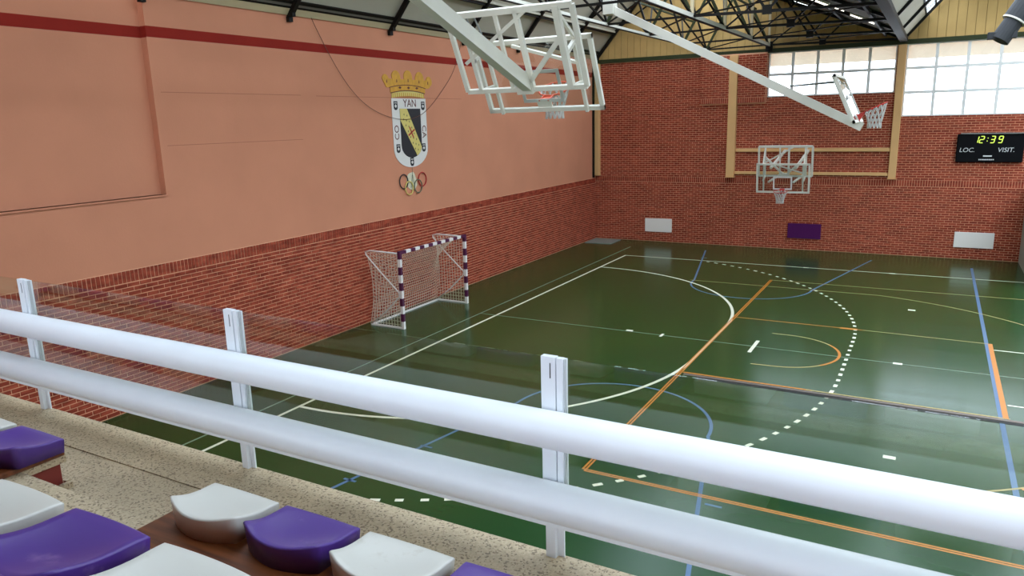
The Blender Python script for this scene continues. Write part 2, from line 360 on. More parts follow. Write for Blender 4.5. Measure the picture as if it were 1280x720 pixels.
# ---- bricks
COURSE, BLEN, JO, BD = 0.085, 0.255, 0.017, 0.035
unit = {}
def unit_box(name, sx, sy, sz):
    k = (name, round(sx, 3), round(sy, 3), round(sz, 3))
    if k not in unit:
        mb = MB().box((0, 0, 0), (sx, sy, sz)); me = bpy.data.meshes.new(name); me.from_pydata(mb.v, [], mb.f); me.update()
        me.materials.append(MT['brick']); unit[k] = me
    return unit[k]
def emit_bricks(cells, ax, wall, plane, sgn, near=0):
    """cells: (a0, a1, z0, z1) rectangles on a wall with normal axis ax; nearest ones in view become objects"""
    items = []
    for a0, a1, z0, z1 in cells:
        pr = random.uniform(-0.003, 0.004)
        lo, hi = sorted((plane, plane+sgn*(BD*0.3+pr)))
        A = (lo, a0, z0) if ax == 0 else (a0, lo, z0); Bq = (hi, a1, z1) if ax == 0 else (a1, hi, z1)
        items.append((A, Bq))
    picked = set()
    if near:
        sc = []
        for i, (A, Bq) in enumerate(items):
            c = [(A[k]+Bq[k])/2 for k in range(3)]; v = in_view(c)
            if v and 0 < v[0] < 1280 and v[1] < 500+0.27*v[0]: sc.append((v[2], i))
        picked = {i for _, i in sorted(sc)[:near]}
    mb = MB()
    for i, (A, Bq) in enumerate(items):
        if i in picked:
            me = unit_box('brick', Bq[0]-A[0], Bq[1]-A[1], Bq[2]-A[2]); o = obj('brick', me, None, wall); o.location = A
        else: mb.box(A, Bq)
    if mb.v: stuff(mb.build('brick_courses', 'brick', wall))
def courses(a0, a1, z0, z1, holes=()):
    out = []; k = 0; z = z0
    while z+COURSE <= z1+0.02:
        a = a0-(BLEN/2 if k % 2 else 0)
        while a < a1-0.02:
            s, e = max(a, a0), min(a+BLEN-JO, a1)
            zz0, zz1 = z, z+COURSE-JO
            segs = [(s, e)]
            for h0, h1, y0, y1 in holes:
                if zz1 > y0+0.01 and zz0 < y1-0.01:
                    ns = []
                    for p, q in segs:
                        if q <= h0 or p >= h1: ns.append((p, q))
                        else:
                            if p < h0: ns.append((p, h0))
                            if q > h1: ns.append((h1, q))
                    segs = ns
            out += [(p, q, zz0, zz1) for p, q in segs if q-p > 0.03]
            a += BLEN
        z += COURSE; k += 1
    return out
def soldiers(a0, a1, z0, z1):
    out = []; a = a0
    while a < a1-0.03: out.append((a, min(a+COURSE-JO, a1), z0+0.006, z1-JO/2)); a += COURSE
    return out

# ---- left wall: brick dado, salmon plaster with a shallow recess, dark red stripe
Y0, RY, RZ, RD = -21.0, -7.76, 4.05, 0.16
mb = MB()
mb.box((XL-0.3, RY, 2.72), (XL, YB, EZ+0.05)); mb.box((XL-0.3, Y0, 2.72), (XL, RY, RZ)); mb.box((XL-0.4, Y0, RZ), (XL-RD, RY, EZ+0.05))
wall_left = struct(mb.build('wall_left', 'plaster'))
B((XL-0.3, Y0, -0.1), (XL+0.0, YB, 2.72), 'mortar_bed', 'mortar', wall_left)
emit_bricks(courses(-15.2, YB-0.02, 0.02, 2.49)+soldiers(-15.2, YB-0.02, 2.482, 2.715), 0, wall_left, XL, 1, near=300)
B((XL, RY, 7.015), (XL+0.004, YB-0.26, 7.215), 'painted_stripe', 'stripe', wall_left)
B((XL-RD, Y0, 7.0), (XL-RD+0.004, RY, 7.205), 'painted_stripe', 'stripe', wall_left)
B((XL-RD, RY-0.004, 7.005), (XL, RY, 7.21), 'painted_stripe', 'stripe', wall_left)
for y0, y1, z in ((-7.6, -3.9, 6.0), (-7.6, -3.95, 4.98), (-3.4, 3.0, 5.99)):
    B((XL, y0, z), (XL+0.002, y1, z+0.012), 'render_joint', 'joint', wall_left)
B((XL-RD, Y0, RZ-0.03), (XL+0.03, RY+0.03, RZ), 'recess_sill', 'plaster', wall_left)

# ---- back wall
W1 = (4.40, 8.82, 5.93, 7.60); W2 = (9.12, 14.82, 5.08, 7.60); W3 = (15.05, 20.75, 5.08, 7.60)
WX1 = 20.9
mb = MB()
def wall_cells(x0, x1, z0, z1, holes):
    xs = sorted({x0, x1, *[h for w_ in holes for h in w_[:2]]}); zs = sorted({z0, z1, *[h for w_ in holes for h in w_[2:]]})
    for i in range(len(xs)-1):
        for j in range(len(zs)-1):
            cx, cz = (xs[i]+xs[i+1])/2, (zs[j]+zs[j+1])/2
            if not any(w_[0] < cx < w_[1] and w_[2] < cz < w_[3] for w_ in holes): yield xs[i], xs[i+1], zs[j], zs[j+1]
W4 = (21.1, 32.4, 5.08, 7.6); W5 = (33, 44.2, 5.08, 7.6)
for x0, x1, z0, z1 in wall_cells(XL-0.3, XR, -0.1, 7.68, (W1, W2, W3, W4, W5)): mb.box((x0, YB, z0), (x1, YB+0.3, z1))
wall_back = struct(mb.build('wall_back', 'mortar'))
PX0, PX1, PZ = 1.77, 4.36, 5.74
cells = courses(XL, WX1, 0.02, 2.58)+soldiers(XL, WX1, 2.568, 2.805)+courses(XL, WX1, 2.81, 7.62, (W1, W2, W3, (PX0, PX1, PZ, 7.7)))
emit_bricks(cells, 1, wall_back, YB, -1)
B((PX0, YB-0.13, PZ), (PX1, YB, 7.62), 'brick_pier', 'mortar', wall_back)
emit_bricks(soldiers(PX0, PX1, PZ, PZ+0.21)+courses(PX0, PX1, PZ+0.22, 7.62), 1, wall_back, YB-0.13, -1)
# ochre vertical boards above the brick, up to the saw-tooth roof
x = XL; bw = 0.285
B((XL-0.3, YB+0.16, 7.68), (WX1, YB+0.3, 7.9), 'cladding_backing', 'clad_gap', wall_back)
mb = MB()
while x < WX1:
    x1 = min(x+bw, WX1)
    za, zb = roof_z(x+0.001)-0.02, roof_z(x1-0.001)-0.02
    mb.prism([(x, 7.7), (x1, 7.7), (x1, max(zb, 7.72)), (x, max(za, 7.72))], 1, YB+0.12, YB+0.16)
    MB().prism([(x+0.006, 7.7), (x1-0.006, 7.7), (x1-0.006, max(zb, 7.72)), (x+0.006, max(za, 7.72))], 1, YB+0.05, YB+0.12).build('cladding_board', 'clad', wall_back)
    x = x1
mb.build('cladding_backing', 'clad_gap', wall_back)
mb = MB()
for b in (2, 3):
    x0 = XL+b*BAY; mb.prism([(x0, 7.68), (x0+BAY, 7.68), (x0+APX, APZ)], 1, YB+0.05, YB+0.2)
mb.build('gable_sheet', 'clad', wall_back)
# beam over brick and windows, columns, bars
B((XL, YB-0.10, 7.585), (WX1, YB+0.05, 7.74), 'eaves_beam', 'green_steel', wall_back)
def column(x0, x1, z0, z1, y0, label):
    t = thing('wall_column', label, 'column', 'beige columns on the back wall')
    MB().box((x0, y0, z0), (x1, YB-0.012, z1)).build('shaft', 'beige', t, bevel=0.012)
    MB().box((x0-0.02, y0-0.015, z0-0.03), (x1+0.02, YB-0.012, z0)).build('foot', 'beige', t)
    rebase(t)
column(2.95, 3.27, 2.85, 7.58, YB-0.24, 'beige column on the brick back wall, left of the windows')
column(8.85, 9.11, 2.86, 7.58, YB-0.13, 'beige column on the back wall between the two windows')
column(14.83, 15.04, 2.86, 7.58, YB-0.13, 'beige column beyond the right edge of the scoreboard window')
column(XL+0.03, -2.60, 2.86, 7.58, YB-0.24, 'beige column in the corner of pink wall and brick back wall')
MB().box((XL+0.012, YB-0.42, 2.74), (XL+0.06, YB-0.28, 7.5)).build('corner_pipe', 'black'); tag(bpy.data.objects['corner_pipe'], 'dark vertical pipe on the pink wall beside the corner column', 'pipe')
for z0, z1, lab in ((3.84, 3.97, 'upper beige horizontal bar between the two back wall columns'), (2.95, 3.07, 'lower beige horizontal bar between the two back wall columns')):
    t = thing('wall_rail', lab, 'rail', 'beige bars behind the far basket')
    MB().box((3.28, YB-0.12, z0), (8.84, YB-0.03, z1)).build('bar', 'beige', t, bevel=0.008)
    for x in (3.5, 5.2, 6.9, 8.6): MB().box((x, YB-0.03, z0+0.02), (x+0.1, YB-0.012, z1-0.02)).build('bracket', 'beige', t)
    rebase(t)
# windows
def window(n, W, nx, nz, beige_band=True):
    x0, x1, z0, z1 = W
    t = struct(bpy.data.objects.new('window_%d' % n, None)); C.objects.link(t)
    f = 0.05
    for a, b in (((x0, YB-0.02, z0), (x1, YB+0.1, z0+f)), ((x0, YB-0.02, z1-f), (x1, YB+0.1, z1)), ((x0, YB-0.02, z0+f), (x0+f, YB+0.1, z1-f)), ((x1-f, YB-0.02, z0+f), (x1, YB+0.1, z1-f))):
        B(a, b, 'window_frame', 'winframe', t)
    for i in range(1, nx): xx = x0+(x1-x0)*i/nx; B((xx-0.05, YB, z0+f), (xx+0.05, YB+0.08, z1-f), 'mullion', 'winframe', t)
    for j in range(1, nz): zz = z0+(z1-z0)*j/nz; B((x0+f, YB+0.002, zz-0.05), (x1-f, YB+0.078, zz+0.05), 'transom', 'winframe', t)
    for i in range(nx):
        for j in range(nz):
            xa, xb = x0+(x1-x0)*i/nx, x0+(x1-x0)*(i+1)/nx; za, zb = z0+(z1-z0)*j/nz, z0+(z1-z0)*(j+1)/nz
            B((xa+0.02, YB+0.035, za+0.02), (xb-0.02, YB+0.041, zb-0.02), 'pane', 'glass', t)
    if beige_band: MB().box((x0+0.02, YB+0.13, 7.08), (x1-0.02, YB+0.14, z1)).build('beige_band', 'beige_band', t)  # translucent beige band across the top of the window
    rebase(t); return t
window(1, W1, 5, 2); window(2, W2, 6, 3); window(3, W3, 6, 3); window(4, W4, 12, 3, False); window(5, W5, 12, 3, False)

# ---- right: pale wall end standing beside the back wall; far end and rear walls close the hall
wall_right = struct(B((13.17, 9.4, 0), (13.4, YB-0.015, 2.55), 'wall_right', 'pale_wall'))
B((13.15, 9.38, 2.55), (13.42, YB-0.015, 2.6), 'coping', 'pale_wall', wall_right)
struct(B((XR, YF, -0.1), (XR+0.3, YB+0.3, 12), 'wall_end', 'outer'))
mb = MB()
RW = (-2.0, 26.0, 5.1, 7.4)
for x0, x1, z0, z1 in wall_cells(XL-0.3, XR, -0.1, 12.0, (RW,)): mb.box((x0, YF-0.3, z0), (x1, YF, z1))
wall_front = struct(mb.build('wall_front', 'outer'))
t = struct(bpy.data.objects.new('window_6', None)); C.objects.link(t)
for i in range(15): B((RW[0]+2*i-0.04, YF-0.12, 5.1), (RW[0]+2*i+0.04, YF-0.02, 7.4), 'mullion', 'winframe', t)
for i in range(14): B((RW[0]+2*i+0.04, YF-0.08, 5.1), (RW[0]+2*i+1.96, YF-0.07, 7.4), 'pane', 'glass', t)
rebase(t)

# ---- roof: saw-tooth bays
ceiling = struct(bpy.data.objects.new('ceiling', None)); C.objects.link(ceiling)
TY = [13.58, 10.45, 6.7, 3.2, -0.45, -4.1, -7.8, -11.4, -15.0, -18.6]
def slope_panel(x0, z0, x1, z1, y0, y1, th, name, mat):
    n = Vector((-(z1-z0), 0, x1-x0)).normalized()*th
    MB().prism([(x0, z0), (x1, z1), (x1+n.x, z1+n.z), (x0+n.x, z0+n.z)], 1, y0, y1).build(name, mat, ceiling)
ys = sorted([YF-0.2, YB+0.12, RLS]+TY[1:])
for b in range(4):
    x0 = XL+b*BAY; A = (x0+APX, APZ); E_ = (x0+BAY, EZ)
    P = lambda t_: (x0+APX*t_, EZ+(APZ-EZ)*t_)
    Q = lambda t_: (A[0]+(E_[0]-A[0])*t_, A[1]+(E_[1]-A[1])*t_)
    for i in range(len(ys)-1):
        ya, yb = ys[i], ys[i+1]; over_stand = ys[i+1] < RLS+0.1
        if b == 0 or over_stand:
            slope_panel(*P(-0.02), *P(0.29), ya, yb, 0.06, 'roof_panel', 'roof_grey'); slope_panel(*P(0.29), *P(0.63), ya, yb, 0.06, 'roof_panel', 'roof_grey'); slope_panel(*P(0.63), *P(1.01), ya, yb, 0.06, 'roof_panel', 'roof_grey')
        else:
            slope_panel(*P(0.0), *P(0.12), ya, yb, 0.06, 'roof_upstand', 'roof_grey')
            ga, gb = (0.2, 0.46) if b == 1 and ys[i] > 6 else (0.12, 0.97)
            if ga > 0.12: slope_panel(*P(0.12), *P(ga), ya, yb, 0.06, 'roof_panel', 'roof_grey')
            slope_panel(*P(ga), *P(gb), ya, yb, 0.012, 'real_or_added_roof_pane', 'glass')
            slope_panel(*P(gb), *P(1.0), ya, yb, 0.06, 'roof_upstand', 'roof_grey')
            for t_ in (ga, (2*ga+gb)/3, (ga+2*gb)/3, gb-0.01): MB().bar((P(t_)[0], ya, P(t_)[1]), (P(t_)[0], yb, P(t_)[1]), 0.05).build('glazing_bar', 'black', ceiling)
        if over_stand: slope_panel(*Q(0), *Q(1), ya, yb, 0.08, 'roof_sheet', 'roof_dark')
        else:                                   # unseen rooflight strip added in the long slope to brighten the hall
            ta, tb = BAY_T if b else (FAR_T if ys[i] > 3 else NEAR_T)
            slope_panel(*Q(0), *Q(ta), ya, yb, 0.08, 'roof_sheet', 'roof_dark'); slope_panel(*Q(ta), *Q(tb), ya, yb, 0.012, 'real_or_added_roof_pane', 'glass'); slope_panel(*Q(tb), *Q(1), ya, yb, 0.08, 'roof_sheet', 'roof_dark')
    if b: MB().box((x0-0.12, YF, EZ-0.14), (x0+0.12, YB-0.06, EZ-0.0)).build('valley_gutter', 'black', ceiling)
# eave board along the pink wall and purlins on the steep side
for ta, tb, mt, nm, off in ((0.0, 0.036, 'cream', 'eave_board', 0.05), (0.036, 0.046, 'black', 'eave_rail', 0.055), (0.046, 0.06, 'roof_dark', 'eave_board', 0.05), (0.06, 0.074, 'black', 'eave_rail', 0.06)):
    n = Vector((sl.z, 0, -sl.x)); pa, pb = Vector((XL, 0, EZ))+sl*(ta*4.83), Vector((XL, 0, EZ))+sl*(tb*4.83)
    q = [pa-n*0.01, pb-n*0.01, pb+n*off, pa+n*off]
    MB().prism([(v.x, v.z) for v in q], 1, YF, YB-0.25).build(nm, mt, ceiling)
for t_, mt in ((0.29, 'roof_grey'), (0.27, 'black'), (0.625, 'roof_grey')):
    MB().bar((XL+APX*t_+0.05, YF, EZ+(APZ-EZ)*t_-0.06), (XL+APX*t_+0.05, YB, EZ+(APZ-EZ)*t_-0.06), 0.07).build('purlin', mt, ceiling)
for xx in (1.6, 3.4, 5.2, 7.0, 8.4):
    MB().bar((xx, YF, roof_z(xx)-0.1), (xx, YB-0.05, roof_z(xx)-0.1), 0.07, 0.12).build('purlin', 'black', ceiling)
ZT = 7.87
for k, y in enumerate(TY):
    t = struct(bpy.data.objects.new('roof_truss', None)); C.objects.link(t)
    def mem(name, p, q, wd, mt='black'): MB().bar((p[0], y, p[1]), (q[0], y, q[1]), wd).build(name, mt, t)
    R = lambda x_: (x_, roof_z(x_)-0.14)
    mem('steep_rafter', (XL+0.12, EZ-0.0), (XL+APX-0.02, APZ-0.2), 0.11)
    mem('steep_rafter', (9.02, EZ-0.02), (8.98+APX, APZ-0.2), 0.09)
    mem('long_rafter', (XL+APX, APZ-0.2), (8.95, EZ+0.0), 0.11)
    MB().box((XL+0.004, y-0.06, 7.62), (XL+0.1, y+0.06, 7.73)).build('bracket', 'black', t); MB().box((XL+0.02, y-0.05, 7.73), (XL+0.2, y+0.05, 7.95)).build('bracket', 'black', t)
    mem('bottom_tie', (2.0, ZT-0.02), (4.4, ZT), 0.055); mem('bottom_tie', (4.4, ZT), (8.9, ZT-0.1), 0.07)
    mem('post', (4.4, ZT), R(4.4), 0.085, 'cream'); mem('diagonal', (4.4, ZT), R(3.35), 0.085, 'green_steel')
    mem('diagonal', (2.0, ZT), R(3.2), 0.075, 'green_steel'); mem('diagonal', (2.0, ZT), R(0.9), 0.06)
    mem('diagonal', (4.4, ZT), R(5.9), 0.045); mem('diagonal', (6.3, ZT-0.04), R(5.4), 0.06); mem('diagonal', (6.3, ZT-0.04), R(7.0), 0.05)
    mem('diagonal', (-1.75, 8.95), (2.0, ZT), 0.06); mem('diagonal', (-1.75, 8.95), (0.9, 10.6), 0.05)
    MB().box((6.2, y-0.05, ZT-0.12), (6.42, y+0.05, ZT+0.1)).build('gusset', 'black', t)
    rebase(t)
def lattice(x, z, name, mt, hh, wd):
    t = struct(bpy.data.objects.new(name, None)); C.objects.link(t)
    MB().bar((x, YF+0.05, z), (x, YB-0.15, z), wd, wd).build('lower_chord', mt, t)
    MB().bar((x, YF+0.05, z-wd/2-0.012), (x, YB-0.15, z-wd/2-0.012), wd*0.9, 0.02).build('flange', 'black', t)
    MB().bar((x-0.55, YF+0.05, z+hh), (x-0.55, YB-0.15, z+hh), 0.06).build('upper_chord', 'green_steel', t)
    yy = sorted(TY)
    for a, b in zip(yy[:-1], yy[1:]):
        mid = (a+b)/2
        MB().bar((x, a, z), (x-0.55, mid, z+hh), 0.045).build('lacing', 'black', t); MB().bar((x-0.55, mid, z+hh), (x, b, z), 0.045).build('lacing', 'black', t)
    MB().box((x-0.12, YB-0.2, z-0.25), (x+0.14, YB-0.13, z+0.12)).build('end_bracket', 'black', t)
    rebase(t)
lattice(4.4, ZT, 'longitudinal_girder', 'white_steel', 1.35, 0.11)
lattice(2.0, ZT-0.02, 'longitudinal_girder', 'white_steel', 1.1, 0.07)
for a, b in zip(TY[:-1], TY[1:]):
    if b < -5: break
    t = struct(bpy.data.objects.new('wind_brace', None)); C.objects.link(t)
    MB().bar((4.4, a, ZT), (8.9, b, ZT-0.1), 0.035).build('rod', 'black', t); MB().bar((4.4, b, ZT+0.03), (2.0, a, ZT), 0.035).build('rod', 'black', t)
    rebase(t)
# fluorescent battens under the shallow slope
LP = [((6.24, 8.99), (6.75, 8.76), 10.4), ((6.95, 8.66), (7.32, 8.5), 10.4), ((7.52, 8.36), (8.25, 8.03), 10.4), ((6.75, 8.52), (7.3, 8.26), 6.9)]
lampname = ['furthest up the roof slope', 'second up the roof slope', 'lowest, above the window column', 'nearest the camera on the slope']
for (a, b, y), nm in zip(LP, lampname):
    t = thing('ceiling_lamp', 'fluorescent batten lamp under the dark roof, '+nm, 'lamp', 'fluorescent lamps at the roof valley')
    pa, pb = Vector((a[0], y, a[1])), Vector((b[0], y, b[1]))
    MB().bar(pa+Vector((0, 0, 0.06)), pb+Vector((0, 0, 0.06)), 0.16, 0.07).build('housing', 'white_steel', t)
    MB().tube([pa, pb], 0.022, 8).build('tube', 'lamp', t)
    mid = (pa+pb)/2
    MB().bar(mid+Vector((0, 0, 0.08)), (mid.x, mid.y, roof_z(mid.x)-0.01), 0.03).build('hanger', 'black', t)
    rebase(t)

# dark tubular fitting hanging at the top right
t = thing('roof_duct', 'dark grey round duct hanging from the roof in the top right corner', 'duct')
d0, d1 = Vector((11.18, 0, 6.52)), Vector((12.15, 0.3, 8.2)); dd = (d1-d0).normalized()
MB().tube([d0, d0+dd*0.05, d0+dd*0.5, d1+dd*0.9], 0.165, 20).build('pipe', 'duct', t, smooth=False)
MB().tube([d0+dd*0.42, d0+dd*0.8], 0.205, 20).build('collar', 'duct', t)
MB().tube([d0+dd*0.39, d0+dd*0.42], 0.21, 20).build('clamp_band', 'white_steel', t)
MB().box((10.98, -0.08, 6.55), (11.45, 0.08, 6.68)).build('mounting_plate', 'duct', t, bevel=0.01)
rebase(t)

# ================================================================== THINGS IN THE HALL
def text_mesh(body, size, name, mat, parent, M):
    cu = bpy.data.curves.new('lettering', 'FONT'); cu.body = body; cu.size = size; cu.align_x = 'CENTER'; cu.align_y = 'CENTER'; cu.extrude = 0.002
    o = bpy.data.objects.new('lettering', cu); C.objects.link(o)
    dg = bpy.context.evaluated_depsgraph_get(); me = bpy.data.meshes.new_from_object(o.evaluated_get(dg))
    bpy.data.objects.remove(o); me.name = name; me.transform(M); me.materials.clear()
    return obj(name, me, mat, parent)
def wall_matrix(o, right, up):
    r, u = Vector(right), Vector(up); n = r.cross(u); M = Matrix.Identity(4)
    for i in range(3): M[i][0] = r[i]; M[i][1] = u[i]; M[i][2] = n[i]; M[i][3] = o[i]
    return M

# ---- handball goal
t = thing('handball_goal', 'purple and white striped handball goal with white net by the brick wall', 'goal')
gx, gy, hw, gh = -1.52, -0.68, 1.54, 2.04
def striped(axis, p0, p1, n, first):
    white = MB().box(p0, p1).build('post' if axis == 2 else 'crossbar', 'goal_white', t)
    L = (p1[axis]-p0[axis])/n
    for i in range(n):
        if (i % 2 == 0) == first:
            a, b = list(p0), list(p1); a[axis] = p0[axis]+L*i; b[axis] = p0[axis]+L*(i+1)
            for j in range(3):
                if j != axis: a[j] -= 0.002; b[j] += 0.002
            MB().box(tuple(a), tuple(b)).build('purple_band', 'goal_purple', white)
for s in (-1, 1): striped(2, (gx-0.04, gy+s*hw-0.04, 0), (gx+0.04, gy+s*hw+0.04, gh+0.04), 10, False)
striped(1, (gx-0.04, gy-hw+0.04, gh-0.04), (gx+0.04, gy+hw-0.04, gh+0.04), 15, True)
for s in (-1, 1):
    y = gy+s*hw
    MB().bar((gx-0.04, y, 0.02), (-2.6, y, 0.02), 0.06, 0.04).build('base_bar', 'goal_white', t)
    MB().tube([(gx-0.03, y, 2.02), (-2.5, y, 2.04), (-2.66, y, 2.0), (-2.64, y, 1.92), (-2.2, y, 1.5), (gx-0.09, y, 0.98), (gx-0.07, y, 0.9), (gx-0.12, y, 0.83), (-2.1, y, 0.4), (-2.58, y, 0.04)], 0.018, 8).build('side_brace', 'goal_white', t, smooth=True)
MB().bar((-2.58, gy-hw, 0.02), (-2.58, gy+hw, 0.02), 0.05, 0.04).build('base_bar', 'goal_white', t)
mb = MB(); NR = 0.008
def net_pt(y, q):
    """q runs from the crossbar (0) to the rear ground bar (1); the net hangs slack in the middle"""
    e = abs((y-gy)/hw)**7
    c = (gx-0.06-1.05*min(1, q/0.34), 2.0) if q < 0.34 else (-2.63+0.17*math.sin(math.pi*(q-0.34)/0.66), 2.0-1.97*(q-0.34)/0.66)
    d = (gx-0.06-1.0*q-0.22*math.sin(math.pi*q), 2.0-1.97*q**1.15)
    return (d[0]*(1-e)+c[0]*e, y, d[1]*(1-e)+c[1]*e)
NY, NZ = 30, 27
for i in range(NY+1):
    y = gy-hw+2*hw*i/NY; pts = [net_pt(y, j/12) for j in range(13)]
    for a, b in zip(pts[:-1], pts[1:]): mb.bar(a, b, NR)
for j in range(1, NZ):
    pts = [net_pt(gy-hw+2*hw*i/16, j/NZ) for i in range(17)]
    for a, b in zip(pts[:-1], pts[1:]): mb.bar(a, b, NR)
for s in (-1, 1):
    y = gy+s*hw
    for i in range(1, 11): mb.bar((gx-1.05*i/11, y, 0.03), (gx-1.05*i/11, y, 2.0), NR)
    for j in range(1, 20):
        z = 2.0*j/20; mb.bar((gx-0.04, y, z), (-2.63+0.17*math.sin(math.pi*(1-z/2)), y, z), NR)
mb.build('net', 'net', t)
rebase(t)

# ---- basketball backboards
def basket(name, label, centre, width_dir, tilt_up, front, arm, rim_mat, extra=None, rear=True, wdt=1.8):
    t = thing(name, label, 'basket')
    Cc = Vector(centre); wv = Vector(width_dir); uv = Vector(tilt_up).normalized(); n = Vector(front).normalized(); n = (n-uv*n.dot(uv)).normalized()
    hwid, hh = wdt/2, 0.525
    P = lambda a, b, c=0.0: Cc+wv*a+uv*b+n*c
    def bar(part, p, q, wd, ht=None, mt='white_steel'): return MB().bar(p, q, wd, ht, up=n).build(part, mt, t)
    e = 0.03
    bar('board_frame', P(-hwid, hh-e), P(hwid, hh-e), 0.06, 0.05); bar('board_frame', P(-hwid, -hh+e), P(hwid, -hh+e), 0.06, 0.05)
    bar('board_frame', P(-hwid+e, -hh), P(-hwid+e, hh), 0.06, 0.05); bar('board_frame', P(hwid-e, -hh), P(hwid-e, hh), 0.06, 0.05)
    mbp = MB(); q = [P(-hwid+0.05, -hh+0.05, 0.012), P(hwid-0.05, -hh+0.05, 0.012), P(hwid-0.05, hh-0.05, 0.012), P(-hwid+0.05, hh-0.05, 0.012)]
    q2 = [v-n*0.012 for v in q]; mbp.v = [tuple(v) for v in q+q2]; mbp.f = [(0, 1, 2, 3), (7, 6, 5, 4), (0, 4, 5, 1), (1, 5, 6, 2), (2, 6, 7, 3), (3, 7, 4, 0)]
    mbp.build('board_pane', 'acrylic', t)
    # target rectangle and rim
    for a, b in (((-0.295, -0.375), (0.295, -0.375)), ((-0.295, 0.05), (0.295, 0.05)), ((-0.295, -0.40), (-0.295, 0.075)), ((0.295, -0.40), (0.295, 0.075))):
        bar('target_square', P(*a, 0.02), P(*b, 0.02), 0.05, 0.006, 'goal_white')
    # two inner struts behind the pane
    for a in (-0.66, 0.66): bar('inner_strut', P(a, -hh, -0.05), P(a, hh, -0.05), 0.045)
    if rear:
        rb, ru = -0.40, 0.52
        Q = lambda a, b: P(a, b+ru, rb)
        bar('rear_frame', Q(-hwid, hh), Q(hwid, hh), 0.075, 0.06); bar('rear_frame', Q(-hwid, -hh), Q(hwid, -hh), 0.06, 0.05)
        bar('rear_frame', Q(-hwid, -hh), Q(-hwid, hh), 0.06, 0.05); bar('rear_frame', Q(hwid, -hh), Q(hwid, hh), 0.065, 0.05)
        for a, w_ in ((-0.68, 0.05), (-0.18, 0.045), (0.12, 0.06), (0.68, 0.08)): bar('rear_strut', Q(a, -hh), Q(a, hh), w_)
        bar('brace', Q(0, -hh), Q(0.68, 0.15), 0.06); bar('brace', Q(0, -hh), Q(-0.68, 0.15), 0.06)
        bar('brace', Q(-0.8, -0.12), Q(0.3, hh), 0.045); 
        for a in (-0.68, 0.68):
            bar('link', Q(a, -0.1), P(a, hh-0.05, -0.05), 0.05); bar('link', Q(a, -hh), P(a, -0.1, -0.05), 0.05); bar('link', Q(a, hh-0.06), P(a, hh-0.02, -0.05), 0.04)
        bar('cross_brace', P(-0.25, hh-0.06, -0.06), P(0.66, -0.35+hh, -0.06), 0.04)
        bar('hub', Q(-0.12, -hh+0.02), Q(0.12, -hh+0.02), 0.16, 0.08)
    rc = P(0, -hh+0.15, 0.02+0.15+0.225); N = 28
    ring = [rc+0.225*(math.cos(2*math.pi*k/N)*wv+math.sin(2*math.pi*k/N)*n) for k in range(N)]
    rim = MB().tube(ring, 0.011, 8, closed=True)
    rim.bar(P(-0.07, -hh+0.15, 0.01), P(-0.07, -hh+0.15, 0.20), 0.02); rim.bar(P(0.07, -hh+0.15, 0.01), P(0.07, -hh+0.15, 0.20), 0.02)
    rim.bar(P(0, -hh+0.02, 0.03), P(0, -hh+0.17, 0.03), 0.16, 0.02, up=n)
    q = [P(-0.08, -hh+0.15, 0.03), P(0.08, -hh+0.15, 0.03), P(0.05, -hh+0.14, 0.2), P(-0.05, -hh+0.14, 0.2), P(-0.06, -hh+0.03, 0.03), P(0.06, -hh+0.03, 0.03)]
    k = len(rim.v); rim.v += [tuple(v) for v in q]; rim.f += [(k, k+1, k+2, k+3), (k+4, k+3, k+2, k+5), (k, k+3, k+4), (k+1, k+5, k+2)]
    rim.build('rim', rim_mat, t)
    bar('rim_mount', P(-0.11, -hh+0.09, 0.02), P(0.11, -hh+0.09, 0.02), 0.13, 0.02)
    net = MB(); K = 12; rows = [(0, 0.218), (0.1, 0.185), (0.2, 0.15), (0.3, 0.125), (0.42, 0.13)]
    def np_(r, kk):
        dz, rr = rows[r]; a = 2*math.pi*(kk+0.5*(r % 2))/K
        base = rc+(rr)*(math.cos(a)*wv+math.sin(a)*n)*1.0
        blend = min(1, dz/0.2); flat = rc+rr*(math.cos(a)*wv+math.sin(a)*Vector((n.x, n.y, 0)).normalized())
        return base.lerp(flat, blend)-Vector((0, 0, dz))
    for r in range(4):
        for kk in range(K):
            net.bar(np_(r, kk), np_(r+1, kk), 0.014); net.bar(np_(r, kk), np_(r+1, kk-1 if r % 2 == 0 else kk+1), 0.014)
    net.build('net', 'net_grey', t)
    for part, p, q_, wd, ht, mt in arm: MB().bar(p, q_, wd, ht).build(part, mt, t)
    if extra: extra(t, P)
    rebase(t); return t
up1 = (0, -math.sin(0.464), math.cos(0.464))
hubn = Vector((5.52, -8.14, 5.74)); dn = Vector((0, -1, 0.3556)).normalized()
def near_extra(t, P):
    tip = Vector((5.3, -13.6, 7.66))
    MB().box((4.9, -13.75, 7.6), (5.7, -13.5, 7.8)).build('roof_pivot', 'grey_steel', t)
    for a in (-0.5, -0.62):
        MB().tube([P(a, 1.05, -0.4), P(a+0.08, 0.8, -0.44), P(a-0.04, 0.62, -0.42), P(a+0.1, 0.45, -0.4)], 0.012, 6).build('cable', 'grey_steel', t)
basket('basketball_backboard', 'white folded-up basketball backboard seen from behind, hanging near the crest', (5.48, -7.82, 5.885), (1, 0, 0), up1, (0, 1, 0),
       [('support_arm', hubn, hubn+dn*5.85, 0.13, 0.17, 'white_steel')], 'orange_rim', near_extra)
